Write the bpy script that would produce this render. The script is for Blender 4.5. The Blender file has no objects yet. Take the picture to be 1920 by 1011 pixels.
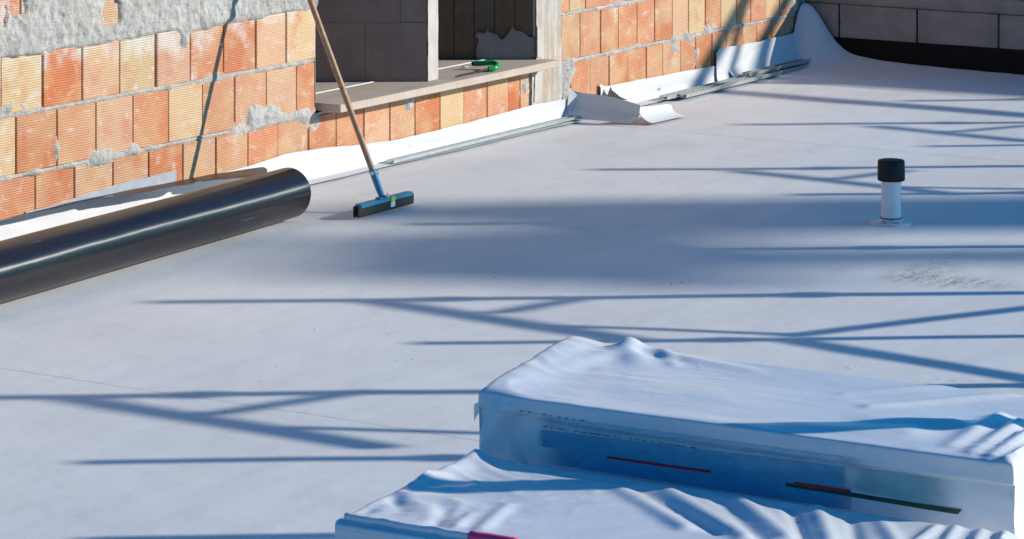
import bpy, math, random
import numpy as np
from mathutils import Vector, noise, Matrix

random.seed(7)
SC = bpy.context.scene
COL = SC.collection

# ------------------------------------------------------------------ camera, sky, sun, exposure
CAM_H = 2.42
FPX = 6000.0
HORIZON = -640.0
cam_d = bpy.data.cameras.new('camera')
cam_d.sensor_width = 36.0
cam_d.lens = FPX / 1920.0 * 36.0
cam_d.shift_y = -(505.5 - HORIZON) / 1920.0
cam_d.clip_end = 2000.0
cam = bpy.data.objects.new('camera', cam_d)
cam.location = (0, 0, CAM_H)
cam.rotation_euler = (math.radians(90), 0, 0)
COL.objects.link(cam)
SC.camera = cam

SUN_EL = math.radians(21.0)
SUN_H = Vector((1.0, 0.05, 0.0)).normalized()       # horizontal direction towards the sun
TO_SUN = Vector((SUN_H.x * math.cos(SUN_EL), SUN_H.y * math.cos(SUN_EL), math.sin(SUN_EL)))
world = bpy.data.worlds.new('World')
SC.world = world
world.use_nodes = True
wn = world.node_tree
sky = wn.nodes.new('ShaderNodeTexSky')
sky.sky_type = 'NISHITA'
sky.sun_disc = False
sky.sun_elevation = SUN_EL
sky.sun_rotation = math.radians(87.1)
sky.altitude = 300
sky.air_density = 1.0
sky.dust_density = 1.0
sky.ozone_density = 3.5
bg = wn.nodes['Background']
bg.inputs['Strength'].default_value = 0.10
tint = wn.nodes.new('ShaderNodeMix')          # the deep blue clear winter sky of the photograph
tint.data_type = 'RGBA'; tint.blend_type = 'MULTIPLY'
tint.inputs[0].default_value = 1.0
tint.inputs[7].default_value = (0.10, 0.80, 1.27, 1)
wn.links.new(sky.outputs[0], tint.inputs[6])
wn.links.new(tint.outputs[2], bg.inputs['Color'])

sun_d = bpy.data.lights.new('sun', 'SUN')
sun_d.energy = 5.0
sun_d.angle = math.radians(0.53)
sun_d.color = (1.0, 0.94, 0.84)
sun = bpy.data.objects.new('sun', sun_d)
sun.rotation_euler = (-TO_SUN).to_track_quat('-Z', 'Y').to_euler()
sun.location = (20, 0, 20)
COL.objects.link(sun)

SC.view_settings.view_transform = 'Standard'
SC.view_settings.look = 'None'
SC.view_settings.gamma = 1.0
SC.view_settings.exposure = 0.13
SC.cycles.max_bounces = 8

# ------------------------------------------------------------------ helpers
def G(px, py, z=0.0):
    """Point at height z seen at photo pixel (px, py): used once to measure the place."""
    d = FPX * (CAM_H - z) / (py - HORIZON)
    return Vector(((px - 960.0) / FPX * d, d, z))

WALL_ANG = math.atan2(0.8486, 0.529)
WO = Vector((-2.08, 13.0, 0.0))
WD = Vector((0.529, 0.8486, 0)).normalized()
WNO = Vector((WD.y, -WD.x, 0))                      # outward normal of the brick wall

def W(t, o, z):                                    # along the wall, out of the wall, up
    return WO + WD * t + WNO * o + Vector((0, 0, z))

def to_wall(p):
    r = p - WO
    return r.dot(WD), r.dot(WNO)

def t_at(px):
    u = (px - 960.0) / FPX
    return (u * WO.y - WO.x) / (WD.x - WD.y * u)

def link(o, parent=None):
    COL.objects.link(o)
    if parent is not None:
        o.parent = parent
    return o

def mesh_obj(name, verts, faces, mat, parent=None, smooth=False):
    me = bpy.data.meshes.new(name)
    me.from_pydata([tuple(v) for v in verts], [], faces)
    me.materials.append(mat)
    if smooth:
        me.polygons.foreach_set('use_smooth', [True] * len(me.polygons))
    me.update()
    return link(bpy.data.objects.new(name, me), parent)

def empty(name, loc, rz=0.0):
    o = bpy.data.objects.new(name, None)
    o.empty_display_size = 0.1
    o.location = loc
    o.rotation_euler = (0, 0, rz)
    return link(o)

def tag(o, label=None, cat=None, group=None, kind=None):
    if label: o['label'] = label
    if cat: o['category'] = cat
    if group: o['group'] = group
    if kind: o['kind'] = kind
    return o

class MB:
    def __init__(self): self.v = []; self.f = []
    def add(self, vs, fs):
        n = len(self.v); self.v += [Vector(p) for p in vs]; self.f += [[i + n for i in f] for f in fs]
    def box(self, a, b, ch=0.0):
        x0, y0, z0 = a; x1, y1, z1 = b
        if ch <= 0:
            self.add([(x0,y0,z0),(x1,y0,z0),(x1,y1,z0),(x0,y1,z0),(x0,y0,z1),(x1,y0,z1),(x1,y1,z1),(x0,y1,z1)],
                     [(0,3,2,1),(4,5,6,7),(0,1,5,4),(1,2,6,5),(2,3,7,6),(3,0,4,7)])
            return
        # chamfered box from six inset faces
        c = ch; vs = []; idx = {}
        for ix, X in ((0, (x0, x0 + c)), (1, (x1, x1 - c))):
            for iy, Y in ((0, (y0, y0 + c)), (1, (y1, y1 - c))):
                for iz, Z in ((0, (z0, z0 + c)), (1, (z1, z1 - c))):
                    idx[(ix,iy,iz,0)] = len(vs); vs.append((X[0], Y[1], Z[1]))
                    idx[(ix,iy,iz,1)] = len(vs); vs.append((X[1], Y[0], Z[1]))
                    idx[(ix,iy,iz,2)] = len(vs); vs.append((X[1], Y[1], Z[0]))
        fs = []
        for i in (0, 1):
            fs.append([idx[(i,0,0,0)], idx[(i,1,0,0)], idx[(i,1,1,0)], idx[(i,0,1,0)]][::(-1 if i == 0 else 1)])
            fs.append([idx[(0,i,0,1)], idx[(1,i,0,1)], idx[(1,i,1,1)], idx[(0,i,1,1)]][::(1 if i == 0 else -1)])
            fs.append([idx[(0,0,i,2)], idx[(1,0,i,2)], idx[(1,1,i,2)], idx[(0,1,i,2)]][::(-1 if i == 0 else 1)])
        for a_ in (0, 1):
            for b_ in (0, 1):
                fs.append([idx[(a_,b_,0,0)], idx[(a_,b_,1,0)], idx[(a_,b_,1,1)], idx[(a_,b_,0,1)]])
                fs.append([idx[(a_,0,b_,0)], idx[(a_,1,b_,0)], idx[(a_,1,b_,2)], idx[(a_,0,b_,2)]])
                fs.append([idx[(0,a_,b_,1)], idx[(1,a_,b_,1)], idx[(1,a_,b_,2)], idx[(0,a_,b_,2)]])
                for c_ in (0, 1):
                    fs.append([idx[(a_,b_,c_,k)] for k in range(3)])
        self.add(vs, fs)
    def tube(self, pts, r, n=12, cap=True):
        pts = [Vector(p) for p in pts]
        rr = r if isinstance(r, (list, tuple)) else [r] * len(pts)
        base = len(self.v)
        prev = None
        for i, p in enumerate(pts):
            d = (pts[min(i + 1, len(pts) - 1)] - pts[max(i - 1, 0)]).normalized()
            if prev is None:
                a = Vector((0, 0, 1)) if abs(d.z) < 0.9 else Vector((1, 0, 0))
                u = d.cross(a).normalized()
            else:
                u = (prev - d * prev.dot(d)).normalized()
            prev = u
            w = d.cross(u)
            for k in range(n):
                t = 2 * math.pi * k / n
                self.v.append(p + (u * math.cos(t) + w * math.sin(t)) * rr[i])
        for i in range(len(pts) - 1):
            for k in range(n):
                a = base + i * n + k; b = base + i * n + (k + 1) % n
                self.f.append([a, b, b + n, a + n])
        if cap:
            self.f.append([base + k for k in range(n)][::-1])
            self.f.append([base + (len(pts) - 1) * n + k for k in range(n)])
    def lathe(self, prof, n=32, c=(0, 0, 0)):
        base = len(self.v); c = Vector(c)
        for r, z in prof:
            for k in range(n):
                t = 2 * math.pi * k / n
                self.v.append(c + Vector((r * math.cos(t), r * math.sin(t), z)))
        for i in range(len(prof) - 1):
            for k in range(n):
                a = base + i * n + k; b = base + i * n + (k + 1) % n
                self.f.append([a, b, b + n, a + n])
    def build(self, name, mat, parent=None, smooth=False, sharp=None):
        o = mesh_obj(name, self.v, self.f, mat, parent, smooth)
        if sharp is not None and smooth:
            o.data.set_sharp_from_angle(angle=math.radians(sharp))
        return o

def grid(nu, nv, fn):
    vs = [fn(i / (nu - 1), j / (nv - 1)) for j in range(nv) for i in range(nu)]
    fs = [[j * nu + i, j * nu + i + 1, (j + 1) * nu + i + 1, (j + 1) * nu + i] for j in range(nv - 1) for i in range(nu - 1)]
    return vs, fs

def nz(x, y, z=0.0):
    return noise.noise(Vector((x, y, z)))

def smooth01(x):
    x = max(0.0, min(1.0, x))
    return x * x * (3 - 2 * x)

def interp(tab, x):
    return float(np.interp(x, [a for a, b in tab], [b for a, b in tab]))

# ------------------------------------------------------------------ materials
class NT:
    def __init__(self, name):
        self.m = bpy.data.materials.new(name); self.m.use_nodes = True
        self.t = self.m.node_tree
        self.b = self.t.nodes['Principled BSDF']
    def n(self, typ, **kw):
        nd = self.t.nodes.new(typ)
        for k, v in kw.items():
            if k.startswith('_'): setattr(nd, k[1:], v)
            else: nd.inputs[k.replace('__', ' ')].default_value = v
        return nd
    def l(self, a, b): self.t.links.new(a, b)
    def coords(self, scale=(1, 1, 1)):
        tc = self.n('ShaderNodeTexCoord'); mp = self.n('ShaderNodeMapping')
        mp.inputs['Scale'].default_value = scale
        self.l(tc.outputs['Object'], mp.inputs['Vector'])
        return mp.outputs[0]
    def noise(self, vec, scale, detail=4, rough=0.55):
        nd = self.n('ShaderNodeTexNoise', Scale=scale, Detail=detail, Roughness=rough)
        self.l(vec, nd.inputs['Vector'])
        return nd.outputs[0]
    def ramp(self, fac, stops):
        r = self.n('ShaderNodeValToRGB')
        while len(r.color_ramp.elements) < len(stops): r.color_ramp.elements.new(0.5)
        for e, (p, c) in zip(r.color_ramp.elements, stops):
            e.position = p; e.color = (c, c, c, 1) if not isinstance(c, tuple) else (*c, 1)
        self.l(fac, r.inputs[0])
        return r.outputs[0]
    def mix(self, fac, a, b, mode='MIX'):
        m = self.n('ShaderNodeMix'); m.data_type = 'RGBA'; m.blend_type = mode
        for sock, val in ((m.inputs[0], fac), (m.inputs[6], a), (m.inputs[7], b)):
            if isinstance(val, (int, float)): sock.default_value = val
            elif isinstance(val, tuple): sock.default_value = (*val, 1)
            else: self.l(val, sock)
        return m.outputs[2]
    def math(self, op, a, b=0.0):
        m = self.n('ShaderNodeMath'); m.operation = op
        for sock, val in ((m.inputs[0], a), (m.inputs[1], b)):
            if isinstance(val, (int, float)): sock.default_value = val
            else: self.l(val, sock)
        return m.outputs[0]
    def bump(self, h, strength, dist, prev=None):
        b = self.n('ShaderNodeBump', Strength=strength, Distance=dist)
        self.l(h, b.inputs['Height'])
        if prev is not None: self.l(prev, b.inputs['Normal'])
        return b.outputs[0]
    def done(self, col=None, rough=None, nor=None, metal=None, spec=None):
        for val, key in ((col, 'Base Color'), (rough, 'Roughness'), (metal, 'Metallic'), (spec, 'Specular IOR Level')):
            if val is None: continue
            s = self.b.inputs[key]
            if isinstance(val, tuple): s.default_value = (*val, 1)
            elif isinstance(val, (int, float)): s.default_value = val
            else: self.l(val, s)
        if nor is not None: self.l(nor, self.b.inputs['Normal'])
        return self.m

def mat_plain(name, col, rough=0.5, metal=0.0, var=0.12, scale=30, bump=0.0, bscale=80, spec=None):
    k = NT(name); c = k.coords()
    f = k.noise(c, scale)
    lo = tuple(x * (1 - var) for x in col); hi = tuple(min(1, x * (1 + var)) for x in col)
    colr = k.ramp(f, [(0.3, lo), (0.7, hi)])
    nor = k.bump(k.noise(c, bscale), 0.6, bump) if bump else None
    return k.done(colr, rough, nor, metal, spec)

def mat_membrane(name, col, dirt, dirt_amt=0.5, rough=0.42, spec=0.22):
    k = NT(name); c = k.coords()
    big = k.ramp(k.noise(c, 0.7, 5, 0.6), [(0.38, 0.0), (0.72, 1.0)])
    streak = k.ramp(k.noise(k.coords((1.2, 5.0, 1.0)), 1.6, 6, 0.65), [(0.45, 0.0), (0.75, 1.0)])
    fine = k.ramp(k.noise(c, 26, 5, 0.7), [(0.55, 0.0), (0.8, 1.0)])
    f = k.math('MULTIPLY', k.math('ADD', k.math('MULTIPLY', big, 0.5), k.math('ADD', k.math('MULTIPLY', streak, 0.35), k.math('MULTIPLY', fine, 0.25))), dirt_amt)
    colr = k.mix(f, col, dirt)
    spots = k.ramp(k.noise(c, 60, 2, 0.4), [(0.77, 0.0), (0.80, 1.0)])
    colr = k.mix(k.math('MULTIPLY', spots, 0.35), colr, (0.2, 0.18, 0.16))
    r = k.math('ADD', k.math('MULTIPLY', big, 0.15), rough)
    n1 = k.bump(k.noise(c, 3.0, 3), 0.5, 0.012)
    n2 = k.bump(k.noise(c, 45, 4), 0.35, 0.0012, n1)
    return k.done(colr, r, n2, None, spec)

M = {}
M['floor'] = mat_membrane('white roofing membrane', (0.70, 0.705, 0.71), (0.44, 0.425, 0.405), 0.62, 0.50)
M['upstand'] = mat_membrane('clean white membrane', (0.63, 0.63, 0.635), (0.47, 0.46, 0.45), 0.4)
M['black_memb'] = mat_plain('black membrane back', (0.022, 0.016, 0.014), 0.42, 0, 0.35, 9, 0.0008, 60)
M['black_band'] = mat_plain('black bitumen coating', (0.004, 0.0035, 0.0035), 0.7, 0, 0.3, 14, 0.002, 60, 0.2)
M['cap'] = mat_plain('black rubber cap', (0.016, 0.013, 0.016), 0.62, 0, 0.2, 40, 0.0004, 120, 0.3)
M['pipe'] = mat_plain('white plastic pipe', (0.72, 0.74, 0.77), 0.32, 0, 0.06, 20)
M['galv'] = mat_plain('galvanised steel profile', (0.46, 0.50, 0.50), 0.38, 0.75, 0.2, 60)
M['scaf'] = mat_plain('galvanised scaffold tube', (0.40, 0.41, 0.42), 0.45, 0.8, 0.2, 25)
M['squeegee_blue'] = mat_plain('blue painted steel', (0.045, 0.23, 0.37), 0.35, 0.1, 0.12, 40)
M['rubber'] = mat_plain('black rubber', (0.012, 0.011, 0.012), 0.7, 0, 0.3, 60, 0.001, 90)
M['zinc'] = mat_plain('zinc screw', (0.75, 0.75, 0.75), 0.3, 0.8, 0.1, 90)
M['sticker_lime'] = mat_plain('lime sticker', (0.45, 0.62, 0.03), 0.5)
M['sticker_white'] = mat_plain('white sticker', (0.75, 0.75, 0.75), 0.5)
M['green'] = mat_plain('glossy green plastic', (0.005, 0.26, 0.045), 0.22, 0, 0.15, 30)
M['rust'] = mat_plain('dull rusty steel', (0.13, 0.075, 0.045), 0.6, 0.3, 0.35, 50)
M['pink'] = mat_plain('pink tape', (0.80, 0.055, 0.20), 0.4, 0, 0.08, 40)
M['print_blue'] = mat_plain('blue print on film', (0.07, 0.36, 0.53), 0.4, 0, 0.05, 12)
M['print_pale'] = mat_plain('pale blue print on film', (0.36, 0.55, 0.68), 0.4, 0, 0.06, 12)
M['print_red'] = mat_plain('dark red print', (0.62, 0.015, 0.035), 0.45)
M['print_green'] = mat_plain('dark green print', (0.022, 0.055, 0.035), 0.45)
M['ink'] = mat_plain('black ink', (0.015, 0.015, 0.03), 0.5)
M['wall_strip'] = mat_plain('grey primer', (0.33, 0.35, 0.38), 0.7, 0, 0.15, 20, 0.001, 60)
M['chip'] = mat_plain('pale debris', (0.62, 0.60, 0.56), 0.8, 0, 0.3, 90)
M['grit'] = mat_plain('brown grit', (0.24, 0.20, 0.17), 0.9, 0, 0.3, 90)
M['ground'] = mat_plain('earth ground', (0.22, 0.19, 0.15), 0.9, 0, 0.3, 0.3)
M['steel_dark'] = mat_plain('painted mast steel', (0.25, 0.26, 0.27), 0.5, 0.4, 0.1, 3)
M['lamp_glass'] = mat_plain('lamp glass', (0.55, 0.57, 0.6), 0.15)

def make_brick():
    k = NT('ribbed hollow clay brick'); c = k.coords()
    oi = k.n('ShaderNodeObjectInfo')
    vec = k.n('ShaderNodeVectorMath'); vec.operation = 'ADD'
    k.l(c, vec.inputs[0])
    sc = k.n('ShaderNodeVectorMath'); sc.operation = 'SCALE'
    comb = k.n('ShaderNodeCombineXYZ'); k.l(oi.outputs['Random'], comb.inputs[0]); k.l(oi.outputs['Random'], comb.inputs[2])
    k.l(comb.outputs[0], sc.inputs[0]); sc.inputs['Scale'].default_value = 37.0
    k.l(sc.outputs[0], vec.inputs[1])
    v = vec.outputs[0]
    base = oi.outputs['Color']
    # clay blotches: ochre and deep red clouds of the firing
    och = k.ramp(k.noise(v, 5.5, 2, 0.5), [(0.44, 0.0), (0.64, 1.0)])
    col = k.mix(k.math('MULTIPLY', och, 0.62), base, (0.58, 0.38, 0.20))
    red = k.ramp(k.noise(v, 7.0, 3, 0.6), [(0.52, 0.0), (0.72, 1.0)])
    col = k.mix(k.math('MULTIPLY', red, 0.55), col, (0.50, 0.135, 0.045))
    # scuffs of lime and cement, caught by the ribs
    mp = k.n('ShaderNodeMapping'); mp.inputs['Scale'].default_value = (1.0, 1.0, 2.2); k.l(v, mp.inputs['Vector'])
    scf = k.ramp(k.noise(mp.outputs[0], 9, 5, 0.68), [(0.56, 0.0), (0.70, 1.0)])
    sx = k.n('ShaderNodeSeparateXYZ'); k.l(c, sx.inputs[0])
    wav = k.math('SINE', k.math('MULTIPLY', sx.outputs[2], 2 * math.pi / 0.0102))
    rib = k.math('ADD', k.math('MULTIPLY', wav, 0.5), 0.5)
    top = k.math('POWER', rib, 2.0)
    wear = k.ramp(k.noise(v, 3.2, 4, 0.6), [(0.35, 0.0), (0.65, 1.0)])
    col = k.mix(k.math('MULTIPLY', k.math('MULTIPLY', top, wear), 0.36), col, (0.72, 0.54, 0.42))
    col = k.mix(k.math('MULTIPLY', scf, 0.6), col, (0.66, 0.60, 0.55))
    big = k.ramp(k.noise(v, 4.5, 6, 0.7), [(0.60, 0.0), (0.70, 1.0)])
    col = k.mix(k.math('MULTIPLY', big, 0.7), col, (0.70, 0.65, 0.61))
    hm = k.n('ShaderNodeMapRange'); hm.interpolation_type = 'SMOOTHSTEP'
    k.l(sx.outputs[2], hm.inputs[0]); hm.inputs[1].default_value = 0.60; hm.inputs[2].default_value = 0.82
    wash = k.ramp(k.math('ADD', k.noise(c, 5.0, 6, 0.68), k.math('MULTIPLY', hm.outputs[0], 0.20)), [(0.62, 0.0), (0.76, 1.0)])
    col = k.mix(k.math('MULTIPLY', wash, 0.72), col, (0.62, 0.58, 0.535))
    pit = k.ramp(k.noise(v, 70, 2, 0.5), [(0.70, 0.0), (0.76, 1.0)])
    col = k.mix(k.math('MULTIPLY', pit, 0.35), col, (0.23, 0.16, 0.12))
    n1 = k.bump(rib, 0.7, 0.0028)
    n2 = k.bump(k.noise(v, 90, 3), 0.4, 0.0012, n1)
    return k.done(col, 0.85, n2, None, 0.25)
M['brick'] = make_brick()

def make_mortar(name, a, b):
    k = NT(name); c = k.coords()
    f = k.noise(c, 9, 6, 0.65)
    col = k.ramp(f, [(0.3, a), (0.72, b)])
    lime = k.ramp(k.noise(c, 4, 5, 0.6), [(0.58, 0.0), (0.68, 1.0)])
    col = k.mix(k.math('MULTIPLY', lime, 0.6), col, (0.72, 0.70, 0.67))
    hole = k.ramp(k.noise(c, 75, 3, 0.5), [(0.30, 1.0), (0.38, 0.0)])
    col = k.mix(k.math('MULTIPLY', hole, 0.5), col, (0.20, 0.19, 0.18))
    n1 = k.bump(k.noise(c, 24, 6, 0.75), 1.0, 0.022)
    n2 = k.bump(k.noise(c, 170, 3, 0.6), 0.7, 0.002, n1)
    return k.done(col, 0.95, n2, None, 0.15)
M['mortar'] = make_mortar('cement mortar', (0.42, 0.39, 0.355), (0.62, 0.58, 0.53))

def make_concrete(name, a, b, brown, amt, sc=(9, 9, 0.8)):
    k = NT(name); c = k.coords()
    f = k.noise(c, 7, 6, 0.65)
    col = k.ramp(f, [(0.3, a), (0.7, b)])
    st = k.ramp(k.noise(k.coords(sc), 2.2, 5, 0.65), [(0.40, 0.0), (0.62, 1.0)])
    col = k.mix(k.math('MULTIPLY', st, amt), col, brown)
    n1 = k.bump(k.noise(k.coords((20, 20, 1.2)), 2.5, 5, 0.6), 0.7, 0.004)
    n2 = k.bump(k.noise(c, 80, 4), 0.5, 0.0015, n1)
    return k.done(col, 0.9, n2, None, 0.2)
M['column'] = make_concrete('board-marked concrete', (0.38, 0.36, 0.33), (0.58, 0.55, 0.50), (0.36, 0.22, 0.11), 0.65)
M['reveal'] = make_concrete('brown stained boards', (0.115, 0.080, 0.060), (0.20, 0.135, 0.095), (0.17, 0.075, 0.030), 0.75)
M['block'] = make_concrete('grey concrete block', (0.22, 0.195, 0.18), (0.32, 0.285, 0.265), (0.18, 0.155, 0.145), 0.4, (2, 2, 6))
M['partition'] = make_concrete('grey partition block', (0.29, 0.185, 0.145), (0.37, 0.245, 0.195), (0.23, 0.145, 0.115), 0.4, (2, 2, 3))
M['cement'] = make_concrete('grey cement patch', (0.24, 0.20, 0.18), (0.32, 0.27, 0.245), (0.22, 0.18, 0.16), 0.3, (2, 2, 3))
M['plaster'] = make_concrete('pale plaster', (0.47, 0.42, 0.375), (0.60, 0.54, 0.485), (0.42, 0.36, 0.31), 0.4)
M['sill'] = make_concrete('honed stone sill', (0.46, 0.375, 0.30), (0.57, 0.47, 0.385), (0.40, 0.32, 0.255), 0.45, (0.6, 6, 6))
M['caulk'] = mat_plain('white caulk', (0.72, 0.69, 0.64), 0.7)

def make_wood():
    k = NT('beech handle wood')
    f = k.noise(k.coords((30, 30, 1.5)), 3, 4)
    col = k.ramp(f, [(0.3, (0.30, 0.165, 0.085)), (0.7, (0.47, 0.28, 0.16))])
    return k.done(col, 0.45)
M['wood'] = make_wood()

def make_roll():
    k = NT('black membrane roll'); c = k.coords()
    dust = k.ramp(k.noise(k.coords((0.6, 8, 8)), 2.0, 6, 0.7), [(0.40, 0.0), (0.75, 1.0)])
    col = k.mix(k.math('MULTIPLY', dust, 0.55), (0.010, 0.008, 0.009), (0.036, 0.026, 0.023))
    scr = k.ramp(k.noise(k.coords((3, 40, 40)), 1.3, 3, 0.7), [(0.68, 0.0), (0.74, 1.0)])
    col = k.mix(k.math('MULTIPLY', scr, 0.35), col, (0.16, 0.15, 0.15))
    r = k.math('ADD', k.math('MULTIPLY', dust, 0.05), 0.225)
    n = k.bump(k.noise(k.coords((0.5, 3, 3)), 3, 3), 0.25, 0.008)
    n = k.bump(k.noise(c, 70, 4), 0.12, 0.0006, n)
    tg = k.n('ShaderNodeTangent'); tg.direction_type = 'RADIAL'; tg.axis = 'X'
    k.l(tg.outputs[0], k.b.inputs['Tangent'])
    k.b.inputs['Anisotropic'].default_value = 0.86
    k.b.inputs['Anisotropic Rotation'].default_value = 0.25
    return k.done(col, r, n)
M['roll'] = make_roll()

def make_film():
    k = NT('white wrapping film'); c = k.coords()
    col = k.ramp(k.noise(c, 3.0, 4), [(0.3, (0.66, 0.68, 0.71)), (0.7, (0.76, 0.77, 0.79))])
    specks = k.ramp(k.noise(c, 55, 2, 0.4), [(0.76, 0.0), (0.79, 1.0)])
    col = k.mix(k.math('MULTIPLY', specks, 0.4), col, (0.3, 0.29, 0.28))
    w = k.noise(k.coords((3, 9, 5)), 3.0, 5, 0.6)
    n1 = k.bump(w, 0.20, 0.007)
    def creases(scl, freq, lo):
        nn = k.math('ABSOLUTE', k.math('SUBTRACT', k.noise(k.coords(scl), freq, 2, 0.5), 0.5))
        return k.ramp(nn, [(0.0, 1.0), (lo, 0.0)])
    mask = k.ramp(k.noise(c, 2.6, 2), [(0.48, 0.05), (0.66, 1.0)])
    n2 = k.bump(k.math('MULTIPLY', creases((0.7, 2.6, 1.6), 2.6, 0.06), mask), 0.22, 0.008, n1)
    n3 = k.bump(k.math('MULTIPLY', creases((1.6, 3.0, 2.0), 4.5, 0.07), mask), 0.14, 0.005, n2)
    n4 = k.bump(k.noise(c, 38, 4), 0.25, 0.002, n3)
    return k.done(col, 0.24, n4)
M['film'] = make_film()

# ------------------------------------------------------------------ setting: ground, roof, membrane sheets
gnd = mesh_obj('ground', [(-300, -300, -6.2), (300, -300, -6.2), (300, 300, -6.2), (-300, 300, -6.2)], [(0, 1, 2, 3)], M['ground'])
tag(gnd, kind='structure')

slab = empty('roof', WO, WALL_ANG)
mb = MB(); mb.box((-9.6, -7.15, -0.35), (7.5, 0.0, -0.012))
roof = mb.build('roof_slab', M['plaster'])
roof.location = WO; roof.rotation_euler = (0, 0, WALL_ANG)
tag(roof, kind='structure')
bpy.data.objects.remove(slab)

def floor_z(x, y):
    return 0.0045 * nz(x * 0.55, y * 0.55, 1.3) + 0.0022 * nz(x * 1.7, y * 1.7, 4.2) + 0.0008 * nz(x * 5, y * 5, 9.0)

seams = [-9.5, -5.4, -1.54, 4.47, 7.24]
for i in range(len(seams) - 1):
    t0, t1 = seams[i], seams[i + 1]
    near = t1 > -4.0
    nu, nv = (150, 150) if near else (40, 60)
    def fn(u, v, t0=t0, t1=t1, i=i):
        t = t0 - 0.05 + (t1 - t0 + 0.05) * u
        o = 0.005 + 7.0 * v
        tt = t + 0.010 * nz(o * 0.6, i * 7.1) * (1 - u)
        z = floor_z(t, o) + 0.0005 * smooth01((0.12 - u * (t1 - t0)) / 0.07)
        # little ripples along the lapped edge
        e = math.exp(-((t - t0) / 0.10) ** 2)
        z += e * 0.0022 * max(0.0, nz(o * 2.6, t * 3.0, i * 3.3)) * (u > 0.004)
        return (tt, -o, z)
    vs, fs = grid(nu, nv, fn)
    fs = [f[::-1] for f in fs]
    mesh_obj('membrane_sheet', vs, fs, M['floor'], roof, True)

# ------------------------------------------------------------------ brick wall
wall = empty('brick_wall', WO, WALL_ANG)
tag(wall, 'ribbed orange clay brick wall with smeared grey mortar beside the white roof', 'wall')
Z0, PITCH, BH = 0.06, 0.2516, 0.233
ROWS = 7
O_ = (0.53, 0.195, 0.088); D_ = (0.52, 0.155, 0.055); P_ = (0.57, 0.32, 0.195); Y_ = (0.58, 0.395, 0.215); T_ = (0.54, 0.25, 0.135)
def V(c):
    j = random.uniform(0.92, 1.08); return tuple(min(1, x * j * random.uniform(0.97, 1.03)) for x in c)

def brick(t0, t1, z0, z1, col, gap=0.007):
    a, b = t0 + gap / 2, t1 - gap / 2
    out = random.uniform(-0.004, 0.002)
    e = 0.003
    yb = 0.11
    vs = [(a, yb, z0), (b, yb, z0), (b, yb, z1), (a, yb, z1),
          (a, -out + e, z0), (b, -out + e, z0), (b, -out + e, z1), (a, -out + e, z1),
          (a + e, -out, z0 + e), (b - e, -out, z0 + e), (b - e, -out, z1 - e), (a + e, -out, z1 - e)]
    tilt = random.uniform(-0.002, 0.002)
    vs = [(x, y + (tilt if x < (a + b) / 2 else -tilt) * (y < 0.05), z) for x, y, z in vs]
    fs = [(0, 3, 2, 1), (8, 9, 10, 11)]
    for p, q in ((0, 1), (1, 2), (2, 3), (3, 0)):
        fs.append((p, q, q + 4, p + 4)); fs.append((p + 4, q + 4, q + 8, p + 8))
    o = mesh_obj('brick', vs, fs, M['brick'], wall)
    o.color = (*V(col), 1)
    return o

TL = t_at(592)         # left jamb of the opening
TC0, TC1 = t_at(1004), t_at(1051)
TEND = t_at(1506)
j1 = [66.5, 141, 212, 278, 343, 405, 464.5, 521, 579, 632, 683, 732, 780, 826, 870, 914, 953, 976, 993]
j2 = [31, 107, 180, 250, 316.5, 380, 441.6, 500.6, 556.7, 592]
j3 = [3, 80, 154.5, 225, 293, 357, 420.5, 480, 537, 592]
left = {0: [t_at(x) for x in j1], 1: [t_at(x) for x in j2], 2: [t_at(x) for x in j3]}
for r in range(3, ROWS):
    off = 0.125 if r % 2 else 0.0
    n = 9
    left[r] = [TL - off - 0.2445 * k for k in range(n)][::-1]
    if off: left[r].append(TL)
cols = {0: [O_, O_, P_, T_, D_, P_, T_, O_, T_, O_, O_, P_, T_, D_, Y_, T_, T_, D_, T_],
        1: [Y_, O_, T_, P_, O_, Y_, T_, T_, P_, O_],
        2: [O_, Y_, D_, P_, Y_, P_, O_, D_, P_, Y_]}
for r in range(ROWS):
    js = left[r]
    t = js[0]
    pre = []
    while t > -2.6:
        t -= 0.248; pre.append(t)
    js2 = pre[::-1] + js
    npre = len(pre)
    z0 = Z0 + r * PITCH
    for k in range(len(js2) - 1):
        ci = k - npre + 1
        cl = cols.get(r)
        c = cl[ci] if (cl and 0 <= ci < len(cl)) else random.choice([O_, T_, P_, Y_, D_])
        brick(js2[k], js2[k + 1], z0, z0 + BH, c)
# right of the concrete column
r1 = [1070, 1107, 1142, 1178, 1212, 1243, 1276, 1304, 1335, 1362, 1393, 1420, 1448, 1474, 1497]
r2 = [1053, 1088, 1126, 1160, 1196, 1228, 1261, 1292, 1323, 1352, 1381, 1408, 1436, 1461, 1482, 1503]
r3 = [1053, 1068, 1098, 1140, 1175, 1210, 1244, 1276, 1322, 1352, 1381, 1408, 1436, 1461, 1482, 1503]
right = {0: r1, 1: r2, 2: r3}
rc = {0: [O_, T_, O_, O_, T_, P_, T_, O_, O_, O_, T_, O_, O_, O_],
      1: [T_, T_, O_, O_, O_, O_, P_, Y_, O_, Y_, O_, T_, Y_, O_, P_],
      2: [O_, Y_, O_, O_, O_, O_, P_, Y_, O_, Y_, O_, O_, O_, Y_, T_]}
for r in range(ROWS):
    js = [t_at(x) for x in right[r]] if r in right else [TC1 + 0.01 + (0.12 if r % 2 else 0) + 0.235 * k for k in range(12)]
    z0 = Z0 + r * PITCH
    for k in range(len(js) - 1):
        c = rc[r][k] if r in rc else random.choice([O_, T_, P_, Y_, D_])
        brick(js[k], js[k + 1], z0, z0 + BH, c, 0.005)

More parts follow.
